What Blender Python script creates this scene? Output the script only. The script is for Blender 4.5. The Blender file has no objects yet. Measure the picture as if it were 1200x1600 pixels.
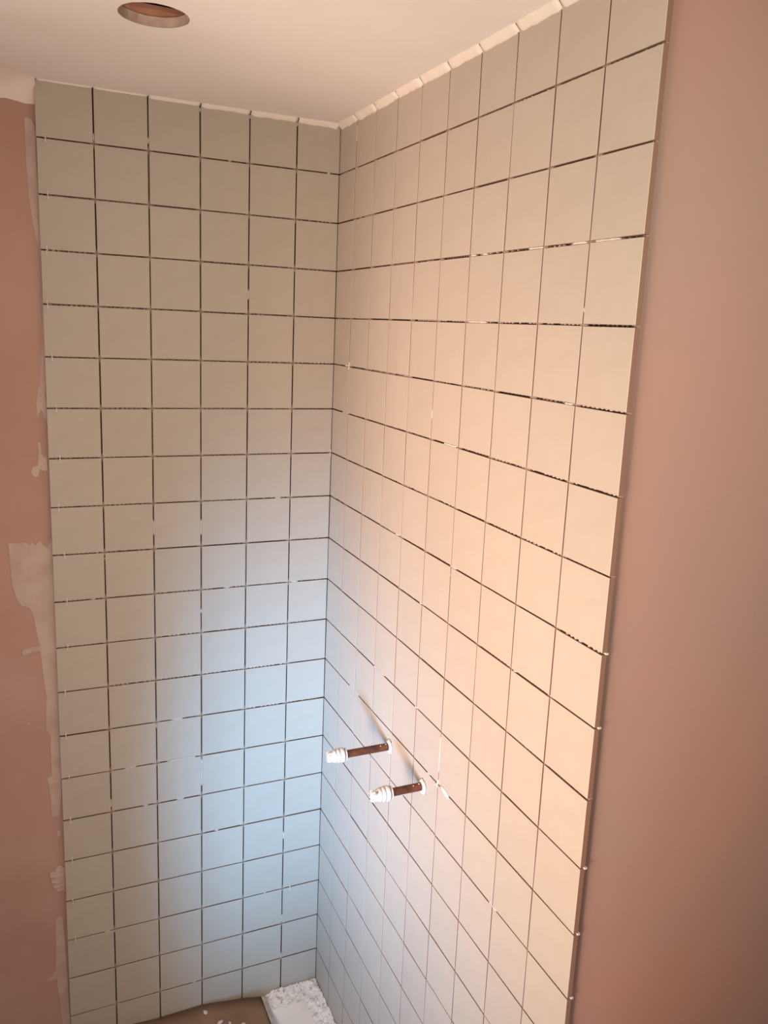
import bpy, bmesh, math, random
from mathutils import Matrix, Vector, noise

random.seed(11)
sc = bpy.context.scene
COL = sc.collection
CEIL = 2.25                     # ceiling height above the room floor
TRAY = 0.15                     # top of the shower tray

# ------------------------------------------------------------------ camera
cam = bpy.data.cameras.new('camera'); camo = bpy.data.objects.new('camera', cam); COL.objects.link(camo)
R_ = Vector((0.910890, -0.410195, 0.044928)); D_ = Vector((-0.042519, -0.201596, -0.978546)); F_ = Vector((0.410452, 0.889437, -0.201073))
camo.matrix_world = Matrix(((R_.x, -D_.x, -F_.x, -0.64913), (R_.y, -D_.y, -F_.y, -1.76561), (R_.z, -D_.z, -F_.z, 1.83708), (0, 0, 0, 1)))
cam.lens = 29.1942; cam.sensor_width = 36; cam.shift_x = -0.010885; cam.shift_y = -0.014090
cam.clip_start = 0.02
sc.camera = camo

# ------------------------------------------------------------------ light and exposure
sc.view_settings.view_transform = 'Standard'; sc.view_settings.look = 'None'
sc.view_settings.gamma = 1; sc.view_settings.use_curve_mapping = False
sc.view_settings.exposure = 0
w = bpy.data.worlds.new('world'); sc.world = w; w.use_nodes = True
w.node_tree.nodes['Background'].inputs[0].default_value = (0.1200, 0.0520, 0.0340, 1)
w.node_tree.nodes['Background'].inputs[1].default_value = 1.0

def spot(name, loc, aim, power, color, angle, blend, radius):
    l = bpy.data.lights.new(name, 'SPOT'); l.energy = power; l.color = color
    l.spot_size = math.radians(angle); l.spot_blend = blend; l.shadow_soft_size = radius
    o = bpy.data.objects.new(name, l); COL.objects.link(o); o.location = loc
    o.rotation_euler = (Vector(aim) - Vector(loc)).to_track_quat('-Z', 'Y').to_euler()
    return o
def fill_point(name, loc, power, color, radius):
    l = bpy.data.lights.new(name, 'POINT'); l.energy = power; l.color = color; l.shadow_soft_size = radius
    o = bpy.data.objects.new(name, l); COL.objects.link(o); o.location = loc
    return o
# added unseen warm spot at left, held off the back wall by the nib
spot('added_warm_spot', (-2.111, -1.997, 0.996), (0.000, -0.251, 1.400), 434.50, (1.0000, 0.6733, 0.5358), 46.3, 1.0, 0.313)
# added unseen spot standing in for cool daylight on the far corner
spot('added_cool_spot', (-2.200, -2.887, 0.421), (-0.345, -0.385, 0.772), 1170.00, (0.2350, 0.5700, 1.0000), 22.4, 1.0, 0.300)
# unseen fill lights added beside the alcove and, weaker, near the ceiling
fill_point('added_room_fill', (-1.098, -1.298, 1.383), 53.53, (1.0000, 0.8453, 0.7077), 0.250)
fill_point('added_upper_fill', (-0.030, -1.600, 1.947), 7.08, (1.0000, 0.9977, 0.8362), 0.120)

# ------------------------------------------------------------------ helpers
def obj(name, me, mat, parent=None, loc=None, rot=None):
    if isinstance(me, bmesh.types.BMesh):
        bm = me; me = bpy.data.meshes.new(name); bm.to_mesh(me); bm.free()
    if mat and not me.materials: me.materials.append(mat)
    o = bpy.data.objects.new(name, me); COL.objects.link(o)
    if parent: o.parent = parent
    if loc is not None: o.location = loc
    if rot is not None: o.rotation_euler = rot
    return o
def tag(o, label=None, cat=None, group=None, kind=None):
    if label: o['label'] = label
    if cat: o['category'] = cat
    if group: o['group'] = group
    if kind: o['kind'] = kind
    return o
def empty(name, loc):
    o = bpy.data.objects.new(name, None); COL.objects.link(o); o.location = loc; return o
def box(bm, a, b):
    vs = [bm.verts.new((x, y, z)) for x in (a[0], b[0]) for y in (a[1], b[1]) for z in (a[2], b[2])]
    for f in ((0, 1, 3, 2), (4, 6, 7, 5), (0, 4, 5, 1), (2, 3, 7, 6), (0, 2, 6, 4), (1, 5, 7, 3)):
        bm.faces.new([vs[i] for i in f])
    return vs
def boxes(name, mat, parent, *bs):
    bm = bmesh.new()
    for a, b in bs: box(bm, a, b)
    return obj(name, bm, mat, parent)
def smooth(o):
    for p in o.data.polygons: p.use_smooth = True
    return o
def lathe(prof, n=32, axis='x'):
    """surface of revolution; prof = [(along, radius)], along -x"""
    bm = bmesh.new(); rings = []
    for s, r in prof:
        if r < 1e-6: rings.append([bm.verts.new((-s, 0, 0))])
        else: rings.append([bm.verts.new((-s, r*math.cos(2*math.pi*k/n), r*math.sin(2*math.pi*k/n))) for k in range(n)])
    for A, B in zip(rings, rings[1:]):
        for k in range(n):
            k2 = (k+1) % n
            if len(A) == 1: bm.faces.new((A[0], B[k2], B[k]))
            elif len(B) == 1: bm.faces.new((A[k], A[k2], B[0]))
            else: bm.faces.new((A[k], A[k2], B[k2], B[k]))
    bmesh.ops.recalc_face_normals(bm, faces=bm.faces)
    return bm

def mat(name, col, rough=0.6, metal=0.0, var=0.0, vscale=8.0, col2=None, bump=0.0, bscale=60.0, spec=0.5, objvar=0.0, lo=0.35, hi=0.65):
    m = bpy.data.materials.new(name); m.use_nodes = True; nt = m.node_tree; N = nt.nodes; L = nt.links
    b = N['Principled BSDF']; b.inputs['Roughness'].default_value = rough; b.inputs['Metallic'].default_value = metal
    b.inputs['Specular IOR Level'].default_value = spec
    b.inputs['Base Color'].default_value = (*col, 1)
    tc = N.new('ShaderNodeTexCoord')
    out = None
    if col2:
        n = N.new('ShaderNodeTexNoise'); n.inputs['Scale'].default_value = vscale; n.inputs['Detail'].default_value = 5
        L.new(tc.outputs['Object'], n.inputs['Vector'])
        r = N.new('ShaderNodeValToRGB'); r.color_ramp.elements[0].position = lo; r.color_ramp.elements[1].position = hi
        r.color_ramp.elements[0].color = (*col, 1); r.color_ramp.elements[1].color = (*col2, 1)
        L.new(n.outputs['Fac'], r.inputs['Fac']); out = r.outputs['Color']
    if objvar:
        oi = N.new('ShaderNodeObjectInfo'); mr = N.new('ShaderNodeMapRange')
        mr.inputs['To Min'].default_value = 1-objvar; mr.inputs['To Max'].default_value = 1+objvar
        L.new(oi.outputs['Random'], mr.inputs['Value'])
        hs = N.new('ShaderNodeHueSaturation'); hs.inputs['Color'].default_value = (*col, 1)
        if out: L.new(out, hs.inputs['Color'])
        L.new(mr.outputs['Result'], hs.inputs['Value']); out = hs.outputs['Color']
    if out: L.new(out, b.inputs['Base Color'])
    if bump:
        n2 = N.new('ShaderNodeTexNoise'); n2.inputs['Scale'].default_value = bscale; n2.inputs['Detail'].default_value = 4
        L.new(tc.outputs['Object'], n2.inputs['Vector'])
        bp = N.new('ShaderNodeBump'); bp.inputs['Strength'].default_value = bump; bp.inputs['Distance'].default_value = 0.002
        L.new(n2.outputs['Fac'], bp.inputs['Height']); L.new(bp.outputs['Normal'], b.inputs['Normal'])
    return m

M = {}
M['tile'] = mat('tile_greige', (0.43, 0.385, 0.325), 0.42, objvar=0.015, col2=(0.445, 0.40, 0.34), vscale=30, spec=0.35)
M['biscuit'] = mat('tile_biscuit_body', (0.25, 0.15, 0.11), 0.9, spec=0.1)
M['plaster_l'] = mat('pink_plaster_left', (0.42, 0.255, 0.21), 0.9, col2=(0.47, 0.31, 0.265), vscale=3.5, bump=0.15, bscale=40, spec=0.1)
M['plaster_r'] = mat('pink_plaster_right', (0.40, 0.285, 0.25), 0.85, col2=(0.46, 0.275, 0.22), vscale=1.9, bump=0.12, bscale=70, spec=0.15)
M['ceiling'] = mat('ceiling_paint', (0.80, 0.75, 0.71), 0.9, col2=(0.83, 0.79, 0.76), vscale=5, bump=0.1, bscale=30, spec=0.1)
M['paint'] = mat('white_paint_edge', (0.74, 0.64, 0.58), 0.9, col2=(0.80, 0.70, 0.64), vscale=20, bump=0.2, bscale=90, spec=0.1)
M['filler'] = mat('wall_filler', (0.52, 0.41, 0.36), 0.9, col2=(0.45, 0.335, 0.285), vscale=22, bump=0.3, bscale=120, spec=0.1)
M['adh'] = mat('tile_adhesive', (0.52, 0.43, 0.36), 0.95, spec=0.1)
M['adhw'] = mat('adhesive_white', (0.60, 0.56, 0.51), 0.85, bump=0.2, bscale=300, spec=0.2)
M['bead'] = mat('sealing_filler', (0.78, 0.72, 0.64), 0.85, bump=0.3, bscale=150, spec=0.1)
M['spacer'] = mat('spacer_plastic', (0.66, 0.61, 0.54), 0.5)
M['spacer_in'] = mat('spacer_plastic_dark', (0.30, 0.225, 0.165), 0.8)  # darker brown version of the spacer plastic for the joints
M['copper'] = mat('tarnished_copper', (0.20, 0.070, 0.038), 0.45, metal=0.6, col2=(0.075, 0.032, 0.020), vscale=70, bump=0.2, bscale=200)
M['white'] = mat('white_plastic', (0.56, 0.54, 0.52), 0.40)
M['sealant'] = mat('white_sealant', (0.62, 0.59, 0.55), 0.6)
M['grey'] = mat('grey_plastic', (0.16, 0.155, 0.15), 0.5)
M['tray'] = mat('white_acrylic', (0.88, 0.90, 0.94), 0.18)  # white tray, slight blue of the cool light put into its colour
M['debris'] = mat('white_adhesive_debris', (0.88, 0.90, 0.95), 0.9, col2=(0.34, 0.34, 0.39), vscale=95, lo=0.55, hi=0.74, bump=0.5, bscale=260, spec=0.15)  # white flakes with the bluish cast of the light mixed into the colour
M['board'] = mat('brown_board', (0.22, 0.14, 0.092), 0.8, col2=(0.29, 0.18, 0.11), vscale=14, spec=0.2)
M['boardedge'] = mat('dusty_board_edge', (0.42, 0.40, 0.38), 0.9, col2=(0.56, 0.55, 0.55), vscale=60)
M['timber'] = mat('joist_timber', (0.45, 0.22, 0.13), 0.8, col2=(0.33, 0.15, 0.09), vscale=25)
M['gypsum'] = mat('cut_plasterboard', (0.55, 0.43, 0.36), 0.9, col2=(0.42, 0.31, 0.25), vscale=60, bump=0.5, bscale=150)
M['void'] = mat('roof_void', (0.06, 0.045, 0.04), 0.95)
M['floor'] = mat('screed_floor', (0.32, 0.27, 0.23), 0.9, col2=(0.26, 0.21, 0.18), vscale=6, bump=0.2)

# ------------------------------------------------------------------ tile grid
P = 0.1; G = 0.0027; T = 0.0080            # pitch, joint width, tile thickness
SY, SX = 0.0110, 0.0112                    # plaster faces behind the back and right tiling
ROWS = 21
BX = [-0.5955] + [-0.4951+0.1*k for k in range(5)] + [0.0]     # vertical joints of the back wall
RD = [0.0] + [0.0937+0.1*k for k in range(9)] + [0.9922]       # distance of the joints from the corner, right wall

# ------------------------------------------------------------------ structure
wb = boxes('wall_back', M['plaster_l'], None, ((-1.1, SY, 0.0), (SX, SY+0.1, CEIL)))
tag(wb, 'pink plastered back wall with square greige tiles beside the left strip of bare plaster', None, kind='structure')
EDGE = -0.9855                             # plastered end face of the right wall, facing the room
wr = boxes('wall_right', M['plaster_r'], None, ((SX, EDGE, 0.0), (1.2, SY+0.1, CEIL)))
tag(wr, 'right wall tiled in square greige tiles, turning into bare pink plaster at its open end', kind='structure')
wl = boxes('light_blocker_left', M['plaster_l'], None, ((-1.103, -0.974, 0.0), (-0.983, SY, CEIL)))  # unseen nib added so the warm light stops short of the back wall
tag(wl, 'unseen pink plaster nib wall added on the left to block light', kind='structure')
fl = boxes('floor', M['floor'], None, ((-3.2, -3.2, -0.06), (1.2, SY+0.1, 0.0)))
tag(fl, 'bare grey screed floor under the shower tray', kind='structure')

# ceiling sheet with a round hole cut for a lamp
HC = (-0.450, -0.452); HR = 0.049; BT = 0.014
bm = bmesh.new()
x0, x1, y0, y1 = -3.2, 1.2, -3.2, SY+0.1
def ring(z):
    out = [bm.verts.new((x, y, z)) for x, y in ((x0, y0), (x1, y0), (x1, y1), (x0, y1))]
    oe = [bm.edges.new((out[i], out[(i+1) % 4])) for i in range(4)]
    cir = []
    for k in range(56):
        a = 2*math.pi*k/56; r = HR + 0.0012*noise.noise(Vector((math.cos(a)*5, math.sin(a)*5, 3.1)))
        cir.append(bm.verts.new((HC[0]+r*math.cos(a), HC[1]+r*math.sin(a), z)))
    ce = [bm.edges.new((cir[i], cir[(i+1) % 56])) for i in range(56)]
    bmesh.ops.triangle_fill(bm, edges=oe+ce, use_beauty=True)
    return out, cir
oa, ca = ring(CEIL); ob, cb = ring(CEIL+BT)
for i in range(4): bm.faces.new((oa[i], oa[(i+1) % 4], ob[(i+1) % 4], ob[i]))
bmesh.ops.recalc_face_normals(bm, faces=bm.faces)
ce = obj('ceiling', bm, M['ceiling'])
tag(ce, 'painted white ceiling with one round hole cut for a lamp', kind='structure')
bm = bmesh.new(); A = []; B = []
for k in range(56):
    a = 2*math.pi*k/56; r = HR + 0.0012*noise.noise(Vector((math.cos(a)*5, math.sin(a)*5, 3.1)))
    A.append(bm.verts.new((HC[0]+r*math.cos(a), HC[1]+r*math.sin(a), CEIL+0.0002)))
    r2 = HR + 0.0016*noise.noise(Vector((math.cos(a)*7, math.sin(a)*7, 9.1)))
    B.append(bm.verts.new((HC[0]+r2*math.cos(a), HC[1]+r2*math.sin(a), CEIL+BT)))
for k in range(56): bm.faces.new((A[k], B[k], B[(k+1) % 56], A[(k+1) % 56]))
tag(obj('hole_lining', bm, M['gypsum'], ce), 'rough cut plasterboard edge of the round hole')
tag(boxes('joist', M['timber'], ce, ((-0.62, -0.428, CEIL+BT+0.001), (-0.28, -0.380, CEIL+0.0215))), 'reddish brown timber seen inside the hole')
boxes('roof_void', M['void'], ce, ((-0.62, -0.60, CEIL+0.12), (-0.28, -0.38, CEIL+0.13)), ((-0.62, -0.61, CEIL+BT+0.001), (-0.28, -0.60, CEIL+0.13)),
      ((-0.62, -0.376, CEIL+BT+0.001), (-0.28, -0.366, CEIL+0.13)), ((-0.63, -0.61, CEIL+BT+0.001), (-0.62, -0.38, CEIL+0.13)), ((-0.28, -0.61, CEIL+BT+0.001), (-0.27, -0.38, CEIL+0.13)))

# ------------------------------------------------------------------ tiles: every one its own object
TB = Matrix(((1, 0, 0), (0, 0, -1), (0, 1, 0)))       # local (u, v, w) -> back wall, w towards the room (-y)
TR = Matrix(((0, 0, -1), (-1, 0, 0), (0, 1, 0)))      # right wall: u away from the corner (-y), w towards the room (-x)
tile_mesh = {}
def tilemesh(wd, ht):
    key = (round(wd, 4), round(ht, 4))
    if key in tile_mesh: return tile_mesh[key]
    bm = bmesh.new(); rings = []; b = 0.0006
    for w_, i in ((0, 0), (T-b, 0), (T-b*0.3, b*0.35), (T, b)):
        rings.append([bm.verts.new((sx*(wd/2-i), sy*(ht/2-i), w_)) for sx, sy in ((-1, -1), (1, -1), (1, 1), (-1, 1))])
    for n_, (A, B) in enumerate(zip(rings, rings[1:])):
        for k in range(4): bm.faces.new((A[k], A[(k+1) % 4], B[(k+1) % 4], B[k])).material_index = 1 if n_ == 0 else 0
    bm.faces.new(rings[-1]); bm.faces.new(rings[0][::-1]).material_index = 1      # glazed face, brown unglazed sides
    me = bpy.data.meshes.new('tile'); bm.to_mesh(me); bm.free(); me.materials.append(M['tile']); me.materials.append(M['biscuit'])
    tile_mesh[key] = me
    return me
def lay(parent, edges, rot, face):
    for r in range(ROWS):
        for i in range(len(edges)-1):
            a, b = edges[i], edges[i+1]
            ga = 0.0007 if a == 0.0 else G/2
            gb = 0.0016 if b == 0.0 else (0 if i == len(edges)-2 else G/2)
            if parent is wb and i == 0: ga = 0
            if parent is wb and b == 0.0: gb = 0.0007
            wd = (b-gb)-(a+ga); ht = P-G
            cu = ((b-gb)+(a+ga))/2 + random.uniform(-1, 1)*0.00025
            cz = CEIL - P*(r+0.5) + random.uniform(-1, 1)*0.0003
            o = bpy.data.objects.new('tile', tilemesh(wd, ht)); COL.objects.link(o); o.parent = parent
            lip = random.uniform(-1, 1)*0.0002
            tilt = Matrix.Rotation(random.gauss(0, 1)*0.0022, 3, 'X') @ Matrix.Rotation(random.gauss(0, 1)*0.0028, 3, 'Y') @ Matrix.Rotation(random.gauss(0, 1)*0.001, 3, 'Z')
            m4 = (rot @ tilt).to_4x4()
            m4.translation = face(cu, cz, -T+lip)
            o.matrix_local = m4
fb = lambda u, z, w_: Vector((u, -w_, z))             # w_ measured out of the wall, 0 = tile face
fr = lambda d, z, w_: Vector((-w_, -d, z))
lay(wb, BX, TB, fb)
lay(wr, RD, TR, fr)

# notched adhesive ridges behind the tiles (seen as dashes through the level joints)
def ridges(parent, e0, e1, face, depth0, depth1):
    bm = bmesh.new(); u = e0+0.004
    while u < e1-0.004:
        wdt = random.uniform(0.0032, 0.0052)
        segs = [TRAY-0.01]
        while segs[-1] < CEIL-0.02: segs.append(min(CEIL-0.012, segs[-1]+random.uniform(0.12, 0.45)))
        for z0, z1 in zip(segs, segs[1:]):
            if random.random() < 0.06: continue
            dx = random.uniform(-1, 1)*0.0008
            p, q = face(u+dx, z0, depth0), face(u+dx+wdt, z1-0.002, depth1)
            box(bm, [min(a, b) for a, b in zip(p, q)], [max(a, b) for a, b in zip(p, q)])
        u += random.uniform(0.0085, 0.0100)
    tag(obj('adhesive_ridges', bm, M['adh'], parent), kind='stuff')
ridges(wb, BX[0], -0.002, fb, -SY+0.0002, -T+0.0001)
ridges(wr, 0.002, RD[-1]-0.004, fr, -SX+0.0002, -T+0.0001)

# the ridges squeeze up into the level joints as a row of small teeth
def teeth(parent, edges, face):
    bm = bmesh.new()
    for r in range(1, 14):
        for a, b in zip(edges, edges[1:]):
            if random.random() < 0.16: continue
            lvl = random.uniform(-0.0052, -0.0026); u = a+0.011; side = random.choice((-1, -1, 1))
            while u < b-0.010:
                wdt = random.uniform(0.0032, 0.0056)
                if random.random() < 0.82:
                    z = CEIL-P*r; h = random.uniform(0.0011, 0.0021)
                    z0, z1 = (z-G/2, z-G/2+h) if side < 0 else (z+G/2-h, z+G/2)
                    p, q = face(u, z0, -T-0.002), face(min(u+wdt, b-0.009), z1, lvl+random.uniform(-0.0006, 0.0006))
                    box(bm, [min(m, n) for m, n in zip(p, q)], [max(m, n) for m, n in zip(p, q)])
                u += random.uniform(0.0085, 0.0100)
    tag(obj('adhesive_teeth', bm, M['adh'], parent), kind='stuff')
teeth(wb, BX, fb); teeth(wr, RD, fr)

# cross spacers left deep in the joint crossings
def crossmesh(L, t, dep):
    bm = bmesh.new(); h = t/2
    pts = [(-L, -h), (-h, -h), (-h, -L), (h, -L), (h, -h), (L, -h), (L, h), (h, h), (h, L), (-h, L), (-h, h), (-L, h)]
    f = [bm.verts.new((x, y, 0)) for x, y in pts]; g = [bm.verts.new((x, y, dep)) for x, y in pts]
    bm.faces.new(g); bm.faces.new(f[::-1])
    for k in range(12): bm.faces.new((f[k], f[(k+1) % 12], g[(k+1) % 12], g[k]))
    me = bpy.data.meshes.new('tile_spacer'); bm.to_mesh(me); bm.free(); return me
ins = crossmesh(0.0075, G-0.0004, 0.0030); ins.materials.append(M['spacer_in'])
for parent, edges, rot, face in ((wb, BX[1:-1], TB, fb), (wr, RD[1:-1], TR, fr)):
    for r in range(1, ROWS):
        for u in edges:
            o = bpy.data.objects.new('tile_spacer', ins); COL.objects.link(o); o.parent = parent
            m4 = rot.to_4x4(); m4.translation = face(u, CEIL-P*r, random.uniform(-0.0058, -0.0050)); o.matrix_local = m4
# spacer ends showing at the open edge of the right tiling
for r in range(1, ROWS):
    zz = CEIL-P*r; big = {8: 0.0012, 9: 0.0016, 11: 0.0022, 12: 0.0014, 13: 0.0014}.get(r, 0.0)
    if big: boxes('spacer_end', M['spacer'], wr, ((0.0062, -RD[-1]-big, zz-0.0012), (0.0100, -RD[-1]+0.006, zz+0.0012)))
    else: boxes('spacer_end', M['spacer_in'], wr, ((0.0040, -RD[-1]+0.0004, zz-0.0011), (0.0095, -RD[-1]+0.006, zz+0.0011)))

# adhesive squeezed up into the joints
def smears(parent, face, H, V):
    bm = bmesh.new()
    def blob(u0, z0, u1, z1, half):
        n = max(2, int(max(abs(u1-u0), abs(z1-z0))/0.004)); horiz = abs(u1-u0) >= abs(z1-z0)
        if horiz: z0 = z1 = CEIL-P*round((CEIL-(z0+z1)/2)/P)
        prev = None
        for k in range(n+1):
            t = k/n; u = u0+(u1-u0)*t; z = z0+(z1-z0)*t
            hh = half*(0.75+0.35*random.random()); d = -0.0005+0.0006*random.random()
            if k in (0, n): hh *= 0.7; d = -0.0022
            if horiz: pts = [(u, z-hh, -0.006), (u, z-hh*0.8, d), (u, z+hh*0.8, d), (u, z+hh, -0.006)]
            else: pts = [(u-hh, z, -0.006), (u-hh*0.8, z, d), (u+hh*0.8, z, d), (u+hh, z, -0.006)]
            cur = [bm.verts.new(face(*p)) for p in pts]
            if prev:
                for a in range(3): bm.faces.new((prev[a], prev[a+1], cur[a+1], cur[a]))
            else: bm.faces.new(cur)
            prev = cur
        bm.faces.new(prev)
    for (a, b) in H: blob(a[0], a[1], b[0], b[1], G/2)
    for (a, b) in V:
        u = (a[0]+b[0])/2
        blob(u, a[1], u, b[1], G/2)
    bmesh.ops.recalc_face_normals(bm, faces=bm.faces)
    tag(obj('adhesive_smear', bm, M['adhw'], parent), 'pale adhesive squeezed into the joints', kind='stuff')
BH = [[(-0.4645, 0.8577), (-0.4401, 0.8452)], [(-0.373, 0.8482), (-0.3083, 0.8472)], [(-0.3621, 0.9484), (-0.3366, 0.9473)], [(-0.4264, 0.7489), (-0.4151, 0.7513)], [(-0.1432, 0.4546), (-0.1367, 0.4564)], [(-0.3195, 0.2529), (-0.3087, 0.253)], [(-0.5122, 1.3457), (-0.5071, 1.3453)], [(-0.2387, 2.1516), (-0.2322, 2.1511)], [(-0.0268, 2.1534), (-0.0196, 2.1516)], [(-0.5173, 0.4555), (-0.5034, 0.4547)], [(-0.525, 1.2423), (-0.5148, 1.2441)], [(-0.0887, 1.2502), (-0.0718, 1.2503)], [(-0.3524, 0.7427), (-0.335, 0.7423)], [(-0.2639, 0.6501), (-0.2548, 0.6497)], [(-0.2447, 1.2475), (-0.2303, 1.2492)], [(-0.1301, 1.4529), (-0.1153, 1.4538)]]
BV = [[(-0.2951, 1.4088), (-0.2951, 1.3744)], [(-0.3951, 1.413), (-0.3951, 1.3808)], [(-0.1951, 1.9006), (-0.1951, 1.8797)], [(-0.2951, 0.8415), (-0.2951, 0.7733)], [(-0.0951, 0.3748), (-0.0951, 0.3531)], [(-0.0951, 0.2639), (-0.0951, 0.245)], [(-0.4951, 1.3375), (-0.4951, 1.3333)], [(-0.4951, 0.4464), (-0.4951, 0.4414)], [(-0.4951, 0.7794), (-0.4951, 0.7606)], [(-0.4951, 2.1692), (-0.4951, 2.1567)], [(-0.3951, 2.1752), (-0.3951, 2.1635)], [(-0.2951, 1.2045), (-0.2951, 1.1956)], [(-0.3951, 0.9444), (-0.3951, 0.9352)], [(-0.0951, 0.608), (-0.0951, 0.5868)],
      [(-0.0951, 2.243), (-0.0951, 2.235)], [(-0.1951, 2.243), (-0.1951, 2.236)], [(-0.2951, 2.243), (-0.2951, 2.235)]]
RH = [[(0.5935, 1.95), (0.6095, 1.95)], [(0.6289, 1.95), (0.6442, 1.95)], [(0.7569, 1.95), (0.7908, 1.95)], [(0.8553, 1.95), (0.8857, 1.95)], [(0.9023, 1.95), (0.9502, 1.95)], [(0.5983, 1.85), (0.6538, 1.85)], [(0.8679, 1.75), (0.886, 1.75)], [(0.5402, 1.65), (0.5853, 1.65)], [(0.0593, 1.65), (0.0945, 1.65)], [(0.2884, 1.15), (0.3448, 1.15)], [(0.4847, 1.15), (0.4984, 1.15)], [(0.1577, 1.05), (0.2154, 1.05)], [(0.7801, 0.95), (0.8071, 0.95)], [(0.5483, 1.09), (0.5613, 1.09)], [(0.5877, 1.45), (0.6103, 1.45)], [(0.4809, 1.35), (0.4915, 1.35)], [(0.3632, 1.44), (0.3811, 1.44)], [(0.798, 1.35), (0.8067, 1.35)], [(0.0877, 2.15), (0.0983, 2.15)]]
rd = lambda d: min(RD[1:-1], key=lambda e: abs(e-d))
RV = [[(rd(d), a), (rd(d), b)] for d, a, b in ((0.89, 1.8733, 1.8639), (0.49, 1.7041, 1.6831), (0.59, 1.4376, 1.4322), (0.385, 2.235, 2.2317), (0.292, 0.9427, 0.9343), (0.09, 2.2343, 2.1977), (0.594, 1.1419, 1.0704))]
smears(wb, fb, BH, BV); smears(wr, fr, RH, RV)
# a raised dab beside the front pipe
bm = bmesh.new()
bmesh.ops.create_icosphere(bm, subdivisions=3, radius=1.0)
for v in bm.verts:
    n_ = 1+0.35*noise.noise(v.co*2.2)
    v.co = Vector((v.co.x*0.0022*n_, v.co.y*0.0165*n_, v.co.z*0.0048*n_ + v.co.y*0.003))
tag(smooth(obj('adhesive_dab', bm, M['adhw'], wr, (-0.0004, -0.622, 1.0503))), 'pale dab of adhesive smeared over a joint')

# filler smeared on the bare plaster along the left edge of the tiling
SM = [[(-0.6149, 2.1821), (-0.6084, 2.1852), (-0.601, 2.1818), (-0.595, 2.1671), (-0.5954, 2.1), (-0.5945, 2.0662), (-0.5929, 2.0205), (-0.592, 1.9568), (-0.5931, 1.9273), (-0.5971, 1.9388), (-0.6027, 1.9676), (-0.608, 2.0019), (-0.6122, 2.0359), (-0.6145, 2.0866), (-0.6149, 2.1313)] ,[(-0.598, 1.8557), (-0.5905, 1.874), (-0.5932, 1.771), (-0.5918, 1.7464), (-0.5957, 1.6717), (-0.5942, 1.6465), (-0.5952, 1.6211), (-0.5996, 1.6275), (-0.6059, 1.6464), (-0.6136, 1.6275), (-0.6147, 1.659), (-0.6114, 1.684), (-0.6063, 1.6966), (-0.6033, 1.7461), (-0.5985, 1.783)] ,[(-0.6153, 1.5831), (-0.6083, 1.5817), (-0.6069, 1.5573), (-0.6024, 1.5507), (-0.5988, 1.5545), (-0.5963, 1.5246), (-0.6035, 1.5222), (-0.6115, 1.5277), (-0.6156, 1.5122), (-0.6239, 1.5112), (-0.6293, 1.5217), (-0.6265, 1.5333), (-0.6171, 1.5356), (-0.614, 1.5548)] ,[(-0.6772, 1.379), (-0.6609, 1.3792), (-0.6444, 1.3808), (-0.6376, 1.3723), (-0.6326, 1.38), (-0.6258, 1.3715), (-0.6182, 1.3817), (-0.6114, 1.3718), (-0.6045, 1.3646), (-0.5992, 1.3778), (-0.5944, 1.3774), (-0.5921, 1.3038), (-0.5925, 1.2206), (-0.5912, 1.1498), (-0.5929, 1.0638), (-0.5946, 0.9761), (-0.5945, 0.9014), (-0.5937, 0.8483), (-0.6154, 0.8526), (-0.6148, 0.9052), (-0.6145, 0.9499), (-0.6227, 0.9661), (-0.6188, 1.0386), (-0.6224, 1.0753), (-0.6248, 1.1114), (-0.6271, 1.1472), (-0.6328, 1.1901), (-0.6365, 1.2183), (-0.6441, 1.2398), (-0.6582, 1.2454), (-0.667, 1.2627), (-0.6741, 1.2905), (-0.6755, 1.3376)] ,[(-0.6624, 1.146), (-0.6586, 1.1511), (-0.6414, 1.156), (-0.6243, 1.1567), (-0.6224, 1.1424), (-0.6394, 1.1445), (-0.6543, 1.138), (-0.6603, 1.1387)] ,[(-0.6243, 0.8528), (-0.5946, 0.8591), (-0.595, 0.8103), (-0.6006, 0.7574), (-0.62, 0.7602), (-0.6185, 0.7999), (-0.6214, 0.828)] ,[(-0.6097, 0.7205), (-0.6018, 0.7234), (-0.5996, 0.7119), (-0.6075, 0.7075)] ,[(-0.6126, 0.6361), (-0.6021, 0.6366), (-0.5944, 0.6283), (-0.595, 0.5705), (-0.6069, 0.5721), (-0.6146, 0.5774), (-0.621, 0.5839), (-0.622, 0.5938), (-0.6141, 0.5933), (-0.6256, 0.6012), (-0.624, 0.6087), (-0.6149, 0.608), (-0.6289, 0.618), (-0.6247, 0.6265), (-0.6156, 0.6241)] ,[(-0.6197, 0.5058), (-0.6116, 0.51), (-0.6025, 0.5041), (-0.6004, 0.4441), (-0.598, 0.3932), (-0.5972, 0.2909), (-0.5941, 0.2118), (-0.6146, 0.2192), (-0.6167, 0.2804), (-0.6206, 0.3244), (-0.6211, 0.35), (-0.6332, 0.3505), (-0.6425, 0.3536), (-0.6329, 0.3589), (-0.6242, 0.3762), (-0.6209, 0.4336)] ,]
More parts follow.
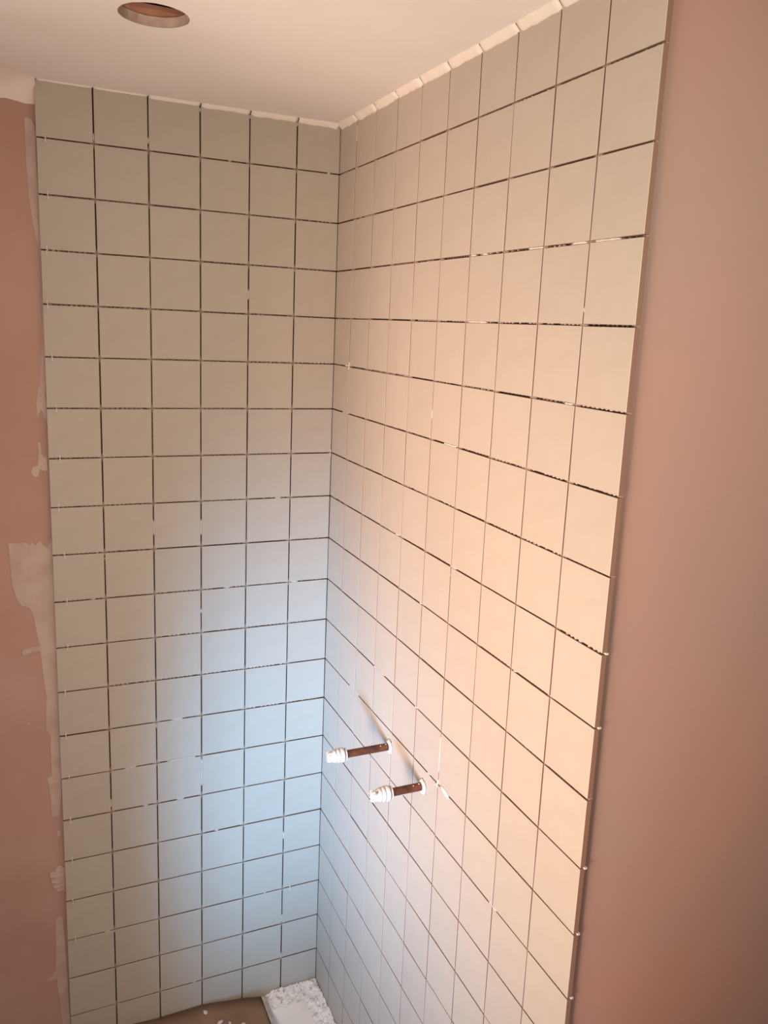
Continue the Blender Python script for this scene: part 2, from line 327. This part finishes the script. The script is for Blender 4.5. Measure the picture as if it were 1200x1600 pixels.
for k, pts in enumerate(SM):
    bm = bmesh.new()
    # densify and roughen the outline
    q = []
    for a, b in zip(pts, pts[1:]+pts[:1]):
        n = max(1, int(math.hypot(a[0]-b[0], a[1]-b[1])/0.006))
        for i in range(n):
            t = i/n; x = a[0]+(b[0]-a[0])*t; z = a[1]+(b[1]-a[1])*t
            j = 0.0009*noise.noise(Vector((x*160, z*160, k)))
            q.append((x+j, z+j*0.5))
    th = 0.0016 if k not in (4, 7) else 0.003
    f = [bm.verts.new((x, SY+0.0003, z)) for x, z in q]
    g = []
    cx = sum(p[0] for p in q)/len(q)
    for i, (x, z) in enumerate(q):
        a = Vector((q[i-1][0], q[i-1][1])); c = Vector((q[(i+1) % len(q)][0], q[(i+1) % len(q)][1])); tng = (c-a)
        nrm = Vector((-tng.y, tng.x)).normalized() if tng.length > 1e-9 else Vector((0, 0))
        area = sum(q[m][0]*q[(m+1) % len(q)][1]-q[(m+1) % len(q)][0]*q[m][1] for m in range(len(q)))
        if area < 0: nrm = -nrm
        g.append(bm.verts.new((x+nrm.x*0.0009, SY-th*(0.8+0.4*noise.noise(Vector((x*90, z*90, 5)))), z+nrm.y*0.0009)))
    for i in range(len(q)): bm.faces.new((f[i], f[(i+1) % len(q)], g[(i+1) % len(q)], g[i]))
    ed = [e for e in bm.edges if e.verts[0] in g and e.verts[1] in g]
    bmesh.ops.triangle_fill(bm, edges=ed, use_beauty=True)
    bmesh.ops.recalc_face_normals(bm, faces=bm.faces)
    obj('filler_smear', bm, M['filler'], wb)
# combed notches in the fan-shaped smear
bm = bmesh.new()
for k, (z, xa) in enumerate(((0.626, -0.6150), (0.6135, -0.6255), (0.5985, -0.6235), (0.5865, -0.6205), (0.577, -0.6130))):
    n = 8
    for i in range(n):
        t0, t1 = i/n, (i+1)/n
        xx = lambda t: xa+(-0.5965-xa)*t
        zz = lambda t: z+0.004*t-0.002*math.sin(t*3)
        h = 0.0022
        vs = [bm.verts.new(p) for p in ((xx(t0), SY-0.002, zz(t0)-h), (xx(t0), SY-0.0055, zz(t0)), (xx(t0), SY-0.002, zz(t0)+h),
                                        (xx(t1), SY-0.002, zz(t1)-h), (xx(t1), SY-0.0055, zz(t1)), (xx(t1), SY-0.002, zz(t1)+h))]
        bm.faces.new((vs[0], vs[1], vs[4], vs[3])); bm.faces.new((vs[1], vs[2], vs[5], vs[4]))
        if i == 0: bm.faces.new(vs[:3])
bmesh.ops.recalc_face_normals(bm, faces=bm.faces)
tag(obj('combed_ridges', bm, M['filler'], wb), kind='stuff')
# white paint cut in under the ceiling on the bare plaster, with a soft coved fillet
bm = bmesh.new(); rows_ = []
for k in range(25):
    x = -1.0 + (1.0-0.594)*k/24
    low = 2.2115 + 0.0035*noise.noise(Vector((x*60, 0, 2))) - (0.003 if x > -0.615 else 0)
    c = 0.074 if x < -0.66 else 0.074*(max(0, (-0.594-x))/0.066) + 0.008
    prof = [(SY-0.0004, low-0.0008), (SY-0.0016, low), (SY-0.004, 2.226), (SY-0.010-c*0.16, 2.238), (SY-0.012-c*0.5, 2.2462), (SY-0.012-c, 2.2499)]
    rows_.append([bm.verts.new((x, y, z)) for y, z in prof])
for A, B in zip(rows_, rows_[1:]):
    for a in range(5): bm.faces.new((A[a], A[a+1], B[a+1], B[a]))
bmesh.ops.recalc_face_normals(bm, faces=bm.faces)
tag(smooth(obj('paint_band', bm, M['paint'], wb)), 'band of white ceiling paint cut in above the pink plaster')
# stray plaster nib and a scratch on the left plaster
bm = bmesh.new(); bmesh.ops.create_icosphere(bm, subdivisions=2, radius=0.0018)
obj('plaster_fleck', bm, M['adhw'], wb, (-0.6555, SY-0.0006, 0.9863))
boxes('plaster_scratch', M['filler'], wb, ((-0.640, SY-0.0006, 1.5487), (-0.624, SY+0.0005, 1.5497)))

# white bead of filler along the ceiling, cut at every joint
def bead(parent, face, u0, u1, hgt, fuzzy):
    bm = bmesh.new(); n = 14; rows_ = []
    for k in range(n+1):
        t = k/n; u = u0+(u1-u0)*t
        h = hgt*(1+0.22*noise.noise(Vector((u*55, hgt*900, 1.3))))
        d = hgt*0.85*(1+0.2*noise.noise(Vector((u*47, 8.1, 2))))
        e = 0.75 if k in (0, n) else 1.0
        rows_.append([bm.verts.new(face(u, CEIL-a*h*e, b*d*e)) for a, b in ((1.02, -0.002/d), (0.95, 0.14), (0.72, 0.42), (0.42, 0.74), (0.14, 0.95), (-0.01, 1.0))])
    for A, B in zip(rows_, rows_[1:]):
        for a in range(5): bm.faces.new((A[a], A[a+1], B[a+1], B[a]))
    bm.faces.new(rows_[0]); bm.faces.new(rows_[-1])
    bmesh.ops.recalc_face_normals(bm, faces=bm.faces)
    smooth(obj('filler_bead', bm, M['bead'], parent))
for i in range(1, 6):
    bead(ce, fb, BX[i]+0.0022 if i > 0 else BX[0], BX[i+1]-(0.0006 if i < 5 else 0.004), (0.0030, 0.0055, 0.0072, 0.009, 0.010)[i-1], True)
bead(ce, fb, BX[0]+0.004, BX[1]-0.001, 0.0026, True)
for i in range(10):
    off = 0.004
    bead(ce, fr, RD[i]+(off if i else 0.001), RD[i+1]+off-0.0028, 0.0115, False)

# ------------------------------------------------------------------ copper tails for the shower valve
def pipe(name, y, z, L, cap, label, spot_):
    e = empty(name, (0, y, z)); tag(e, label, 'pipe', 'capped copper pipes on the right wall')
    prof = [(-0.03, 0.0075)]
    prof += [(L*k/10, 0.0075) for k in range(11)] + [(L, 0.0)]
    smooth(obj('tube', lathe(prof), M['copper'], e))
    # ragged ring of sealant where the pipe leaves the tile
    bm = lathe([(-0.001, 0.0088), (0.0012, 0.0150), (0.0034, 0.0128), (0.0052, 0.0088), (0.0050, 0.0074)], 40)
    for v in bm.verts:
        r = math.hypot(v.co.y, v.co.z)
        if r > 0.009:
            k = 1+0.16*noise.noise(Vector((v.co.y*170, v.co.z*170, y*30))); v.co.y *= k; v.co.z *= k
            v.co.z += -0.0012
    tag(smooth(obj('sealant_ring', bm, M['sealant'], e)), 'white sealant smeared round the pipe')
    # push-fit stop end: collar, grey release ring, stepped body, castellated tip
    s = L-0.004
    p = [(s, 0.0077), (s, 0.0122), (s+0.0028, 0.0126), (s+0.0034, 0.0112)]
    st = obj('stop_end', lathe([(s+0.0048, 0.0076), (s+0.0050, 0.0136), (s+0.0068, 0.0142), (s+0.0120, 0.0140), (s+0.0128, 0.0128), (s+0.0142, 0.0128), (s+0.0150, 0.0138),
              (s+0.0190, 0.0134), (s+0.0198, 0.0120), (s+0.0216, 0.0118), (s+0.0224, 0.0126), (s+0.0262, 0.0118), (s+0.0272, 0.0100), (s+cap-0.003, 0.0090), (s+cap, 0.0072), (s+cap, 0)], 36), M['white'], e)
    tag(smooth(st), 'white plastic push-fit stop end')
    smooth(obj('collar', lathe([(s, 0.0076), (s, 0.0122), (s+0.0006, 0.0126), (s+0.0024, 0.0126), (s+0.0030, 0.0120), (s+0.0030, 0.0076)], 36), M['white'], st))
    tag(smooth(obj('release_ring', lathe([(s+0.0028, 0.0080), (s+0.0030, 0.0116), (s+0.0050, 0.0118), (s+0.0052, 0.0080)], 36), M['grey'], st)), 'grey ring behind the collar')
    bm = bmesh.new()
    for k in range(8):
        a = 2*math.pi*k/8+0.2
        m4 = Matrix.Translation((-(s+cap-0.0045), 0.0088*math.cos(a), 0.0088*math.sin(a))) @ Matrix.Rotation(a, 4, 'X')
        c = bmesh.ops.create_cube(bm, size=1, matrix=m4 @ Matrix.Diagonal((0.0085, 0.0026, 0.0030, 1)))
    obj('grip_ribs', bm, M['white'], st)
    if spot_:
        bm = bmesh.new(); bmesh.ops.create_icosphere(bm, subdivisions=2, radius=0.0026)
        for v in bm.verts: v.co.y *= 0.9
        tag(smooth(obj('grub_screw', bm, M['grey'], st, (-(s+cap-0.0085), -0.0060, 0.0085))), 'small dark grey spot on the white cap')
    # dried flecks of adhesive on the copper
    bm = bmesh.new()
    for (sx, a, r) in ((0.010, 4.4, 0.0014), (0.022, 4.2, 0.0012), (L*0.62, 1.9, 0.0016), (L*0.55, 1.8, 0.0012)):
        bmesh.ops.create_icosphere(bm, subdivisions=1, radius=r, matrix=Matrix.Translation((-sx, 0.0074*math.cos(a), -0.0074*math.sin(a))))
    tag(obj('adhesive_flecks', bm, M['adhw'], e), 'dried adhesive flecks on the pipe', kind='stuff')
    return e
pipe('copper_pipe', -0.3877, CEIL-1.232, 0.098, 0.038, 'copper pipe with white stop end further into the corner, the upper left of the two', False)
pipe('copper_pipe', -0.5388, CEIL-1.2342, 0.068, 0.040, 'shorter copper pipe nearer the viewer, its white stop end marked by a dark grey spot', True)

# ------------------------------------------------------------------ spacers standing proud of the joints
proud = crossmesh(0.0078, 0.0020, 0.0016); proud.materials.append(M['spacer'])
words = ['first', 'second', 'third', 'fourth', 'fifth', 'sixth', 'seventh', 'eighth', 'ninth', 'tenth', 'eleventh', 'twelfth', 'thirteenth', 'fourteenth', 'fifteenth', 'sixteenth', 'seventeenth', 'eighteenth']
LX = [-0.5795, -0.5787, -0.5848, -0.5872, -0.5817, -0.5782, -0.5745, -0.5803, -0.5728, -0.5711, -0.5731, -0.5813, -0.5833, -0.58, -0.5806, -0.5798, -0.5815, -0.5792]
def proud_spacer(loc, rot, label, grp='tile spacers standing along the left tile edge'):
    o = bpy.data.objects.new('tile_spacer', proud); COL.objects.link(o)
    o.location = loc; o.rotation_euler = rot
    tag(o, label, 'spacer', grp)
for r in range(18):
    # the cross stands at right angles to the wall: one arm in the level joint, two arms up and down the tile faces
    proud_spacer((LX[r]-0.0008, -0.0012, CEIL-P*(r+1)), (math.radians(90)+random.uniform(-.06, .06), 0, math.radians(90)+random.uniform(-.25, .25)),
                 'white cross spacer by the left tile edge, in the %s level joint below the ceiling' % words[r])
proud_spacer((-0.0035, -0.0030, 1.55), (math.radians(90), 0, math.radians(45)), 'white cross spacer in the inner corner, in the seventh joint below the ceiling')
proud_spacer((-0.0770, -0.0012, 0.45), (math.radians(90)+.15, 0, math.radians(80)), 'white cross spacer low on the back wall, one tile left of the corner')
proud_spacer((-0.0012, -0.0955, 1.752), (math.radians(90)+.2, 0, 0), 'white cross spacer on the right wall, one narrow tile from the corner')
proud_spacer((-0.0012, -0.5937, 1.052), (math.radians(90)+.1, 0, 0.1), 'cross spacer on the right wall just right of the nearer copper pipe')

# ------------------------------------------------------------------ shower tray, board and debris
tx0, tx1, ty0, ty1 = -0.795, -0.0005, -1.0, -0.0005
e = empty('shower_tray', (-0.4, -0.5, 0.0))
tag(e, 'white shower tray in the bottom corner, mostly hidden by the brown board', 'shower tray')
bm = bmesh.new()
def rect(m, z, rad, n=6):
    out = []
    for cx, cy, a0 in ((tx1-m, ty1-m, 0), (tx0+m, ty1-m, 90), (tx0+m, ty0+m, 180), (tx1-m, ty0+m, 270)):
        sx = -1 if a0 in (0, 270) else 1; sy = -1 if a0 in (0, 90) else 1
        for i in range(n+1):
            a = math.radians(a0+90*i/n)
            out.append(bm.verts.new((cx+sx*rad+rad*math.cos(a)+0.4, cy+sy*rad+rad*math.sin(a)+0.5, z)))
    return out
rs = [rect(0, 0.0, 0.004), rect(0, TRAY-0.004, 0.004), rect(0.002, TRAY-0.001, 0.004), rect(0.005, TRAY, 0.006), rect(0.040, TRAY, 0.004), rect(0.046, TRAY-0.002, 0.004), rect(0.060, TRAY-0.012, 0.004), rect(0.075, TRAY-0.016, 0.004)]
for A, B in zip(rs, rs[1:]):
    for k in range(len(A)): bm.faces.new((A[k], A[(k+1) % len(A)], B[(k+1) % len(A)], B[k]))
bm.faces.new(rs[-1]); bm.faces.new(rs[0][::-1])
bmesh.ops.recalc_face_normals(bm, faces=bm.faces)
smooth(obj('tray_body', bm, M['tray'], e))
obj('drain_cover', lathe([(0, 0.055), (0.004, 0.055), (0.006, 0.05), (0.007, 0)], 32), M['white'], e, (0.0, 0.0, TRAY-0.016), (0, math.radians(90), 0))

# warped sheet of brown board laid over the tray
KX = [(-0.790, 0.176), (-0.60, 0.184), (-0.4704, 0.1846), (-0.3963, 0.1812), (-0.2964, 0.1822), (-0.1955, 0.1672), (-0.1458, 0.1555)]
def bz(x):
    for a, b in zip(KX, KX[1:]):
        if x <= b[0]:
            t = max(0, (x-a[0])/(b[0]-a[0])); t = t*t*(3-2*t)*0.5+t*0.5
            return a[1]+(b[1]-a[1])*t
    return KX[-1][1]
e = empty('protective_board', (-0.45, -0.45, TRAY))
tag(e, 'brown protective board laid over the shower tray along the back wall', 'board')
bm = bmesh.new(); nx, ny = 48, 24; top = []; bot = []
for i in range(nx+1):
    x = -0.790 + (0.790-0.1440)*i/nx; ra = []; rb = []
    for j in range(ny+1):
        y = -0.0035 - 0.93*j/ny
        z = TRAY + 0.0038 + (bz(x)-TRAY-0.0035)*math.exp(-((-y)/0.45)**2)
        xx = x - TRAY*0
        if i == nx: xx = x+0.0015*noise.noise(Vector((y*40, 0, 0)))
        ra.append(bm.verts.new((xx+0.45, y+0.45, z-TRAY))); rb.append(bm.verts.new((xx+0.45, y+0.45, z-0.003-TRAY)))
    top.append(ra); bot.append(rb)
for i in range(nx):
    for j in range(ny):
        bm.faces.new((top[i][j], top[i+1][j], top[i+1][j+1], top[i][j+1])); bm.faces.new((bot[i][j], bot[i][j+1], bot[i+1][j+1], bot[i+1][j]))
for i in range(nx):
    bm.faces.new((top[i][0], bot[i][0], bot[i+1][0], top[i+1][0])); bm.faces.new((top[i][ny], top[i+1][ny], bot[i+1][ny], bot[i][ny]))
for j in range(ny):
    bm.faces.new((top[0][j], top[0][j+1], bot[0][j+1], bot[0][j])); bm.faces.new((top[nx][j], bot[nx][j], bot[nx][j+1], top[nx][j+1]))
bmesh.ops.recalc_face_normals(bm, faces=bm.faces)
smooth(obj('board_sheet', bm, M['board'], e))
bm = bmesh.new(); prev = None
for j in range(25):
    y = -0.006-0.92*j/24; wv = 0.012+0.003*noise.noise(Vector((y*30, 2, 0)))
    z = TRAY+0.0050+0.0022*math.exp(-((-y)/0.45)**2)
    pts = [(-0.1435-wv*0.35, z+0.0026), (-0.1435, z+0.0012), (-0.1435+wv*0.8, z-0.0046)]
    cur = [bm.verts.new((x+0.45, y+0.45, zz-TRAY)) for x, zz in pts] + [bm.verts.new((-0.1435+0.45, y+0.45, 0.0005))]
    if prev:
        for a in range(4): bm.faces.new((prev[a], prev[(a+1) % 4], cur[(a+1) % 4], cur[a]))
    else: bm.faces.new(cur)
    prev = cur
bm.faces.new(prev); bmesh.ops.recalc_face_normals(bm, faces=bm.faces)
tag(obj('board_edge', bm, M['boardedge'], e), 'dusty pale grey edge of the board')

# flaky white adhesive heaped on the bare corner of the tray
bm = bmesh.new(); n1, n2 = 84, 150; gv = {}
def dh(x, y):
    a = -x; b = -y
    v = Vector((x*55, y*55, 0.7)); f = noise.fractal(v, 0.8, 2.1, 5); f2 = noise.noise(Vector((x*240, y*240, 4)))
    edge = min(a, b)
    h = 0.0065*math.exp(-(edge/0.022)**2)+0.0050 + 0.0062*f + 0.0028*f2
    dip = math.exp(-(((a-0.095)/0.036)**2+((b-0.098)/0.040)**2))
    h -= 0.024*dip
    h -= 0.012*max(0, (a-0.115)/0.03)
    if a > 0.040 and b > 0.040: h -= 0.012*min(1, (min(a, b)-0.04)/0.02)
    return h
def traysurf(x, y):
    d = min(-x, -y)
    for (a, za), (b, zb) in zip(((0, 0), (0.040, 0), (0.046, -0.002), (0.060, -0.012), (0.075, -0.016)), ((0.040, 0), (0.046, -0.002), (0.060, -0.012), (0.075, -0.016), (9, -0.016))):
        if d <= b: return za+(zb-za)*(d-a)/(b-a)
for i in range(n1+1):
    for j in range(n2+1):
        x = -0.0012-0.138*i/n1; y = -0.0012-0.262*j/n2
        jx = 0.0008*noise.noise(Vector((x*400, y*400, 1))); h = dh(x, y)
        sf = traysurf(x, y)+0.0011; gv[i, j] = (bm.verts.new((min(-0.0008, x+jx), min(-0.0008, y-jx), TRAY+max(sf, h))), h-sf)
for i in range(n1):
    for j in range(n2):
        q = [gv[i, j], gv[i+1, j], gv[i+1, j+1], gv[i, j+1]]
        if max(h for _, h in q) > 0 and min(-q[0][0].co.x, -q[0][0].co.y) < 0.046+0.006*noise.noise(Vector((i*0.13, j*0.13, 2))): bm.faces.new([v for v, _ in q])
bmesh.ops.delete(bm, geom=[v for v in bm.verts if not v.link_faces], context='VERTS')
bmesh.ops.recalc_face_normals(bm, faces=bm.faces)
# loose flakes standing up out of the heap
for k in range(46):
    x = -random.uniform(0.004, 0.13); y = -random.choice((random.uniform(0.004, 0.03), random.uniform(0.004, 0.25)))
    if x < -0.035 and y < -0.035: x = -random.uniform(0.006, 0.03)
    z = TRAY+max(0.0055, dh(x, y))
    m4 = Matrix.Translation((min(-0.005, x), min(-0.005, y), z+0.0005)) @ Matrix.Rotation(random.uniform(0, 6.3), 4, 'Z') @ Matrix.Rotation(random.uniform(-0.7, 0.7), 4, 'X') @ Matrix.Diagonal((random.uniform(0.003, 0.008), random.uniform(0.002, 0.005), random.uniform(0.001, 0.002), 1))
    bmesh.ops.create_icosphere(bm, subdivisions=1, radius=0.8, matrix=m4)
tag(obj('adhesive_debris', bm, M['debris']), 'heap of flaky white adhesive debris in the bare tray corner', 'debris', kind='stuff')

def crumb(x, y, label, s, elong):
    bm = bmesh.new(); bmesh.ops.create_icosphere(bm, subdivisions=2, radius=1)
    sd = random.uniform(0, 50)
    for v in bm.verts:
        k = 1+0.55*noise.noise(v.co*1.7+Vector((sd, 0, 0)))
        v.co = Vector((v.co.x*s*elong*k, v.co.y*s*k, max(-0.3, v.co.z)*s*0.6*k))
    zb = TRAY + 0.0038 + (bz(x)-TRAY-0.0035)*math.exp(-((-y)/0.45)**2)
    o = obj('adhesive_crumb', bm, M['adhw'], None, (x, y, zb+0.18*s), (0, 0, random.uniform(0, 3)))
    tag(o, label, 'crumb', 'white crumbs on the brown board')
crumb(-0.293, -0.030, 'white adhesive crumb on the board nearest the back wall', 0.0042, 1.7)
crumb(-0.266, -0.068, 'white curled crumb in the middle of the board, at the frame edge', 0.0042, 1.7)
crumb(-0.244, -0.074, 'small white crumb just right of the curled crumb on the board', 0.0028, 1.4)
crumb(-0.213, -0.085, 'white crumb on the board closest to the white tray corner', 0.0042, 1.4)
bpy.context.view_layer.update()
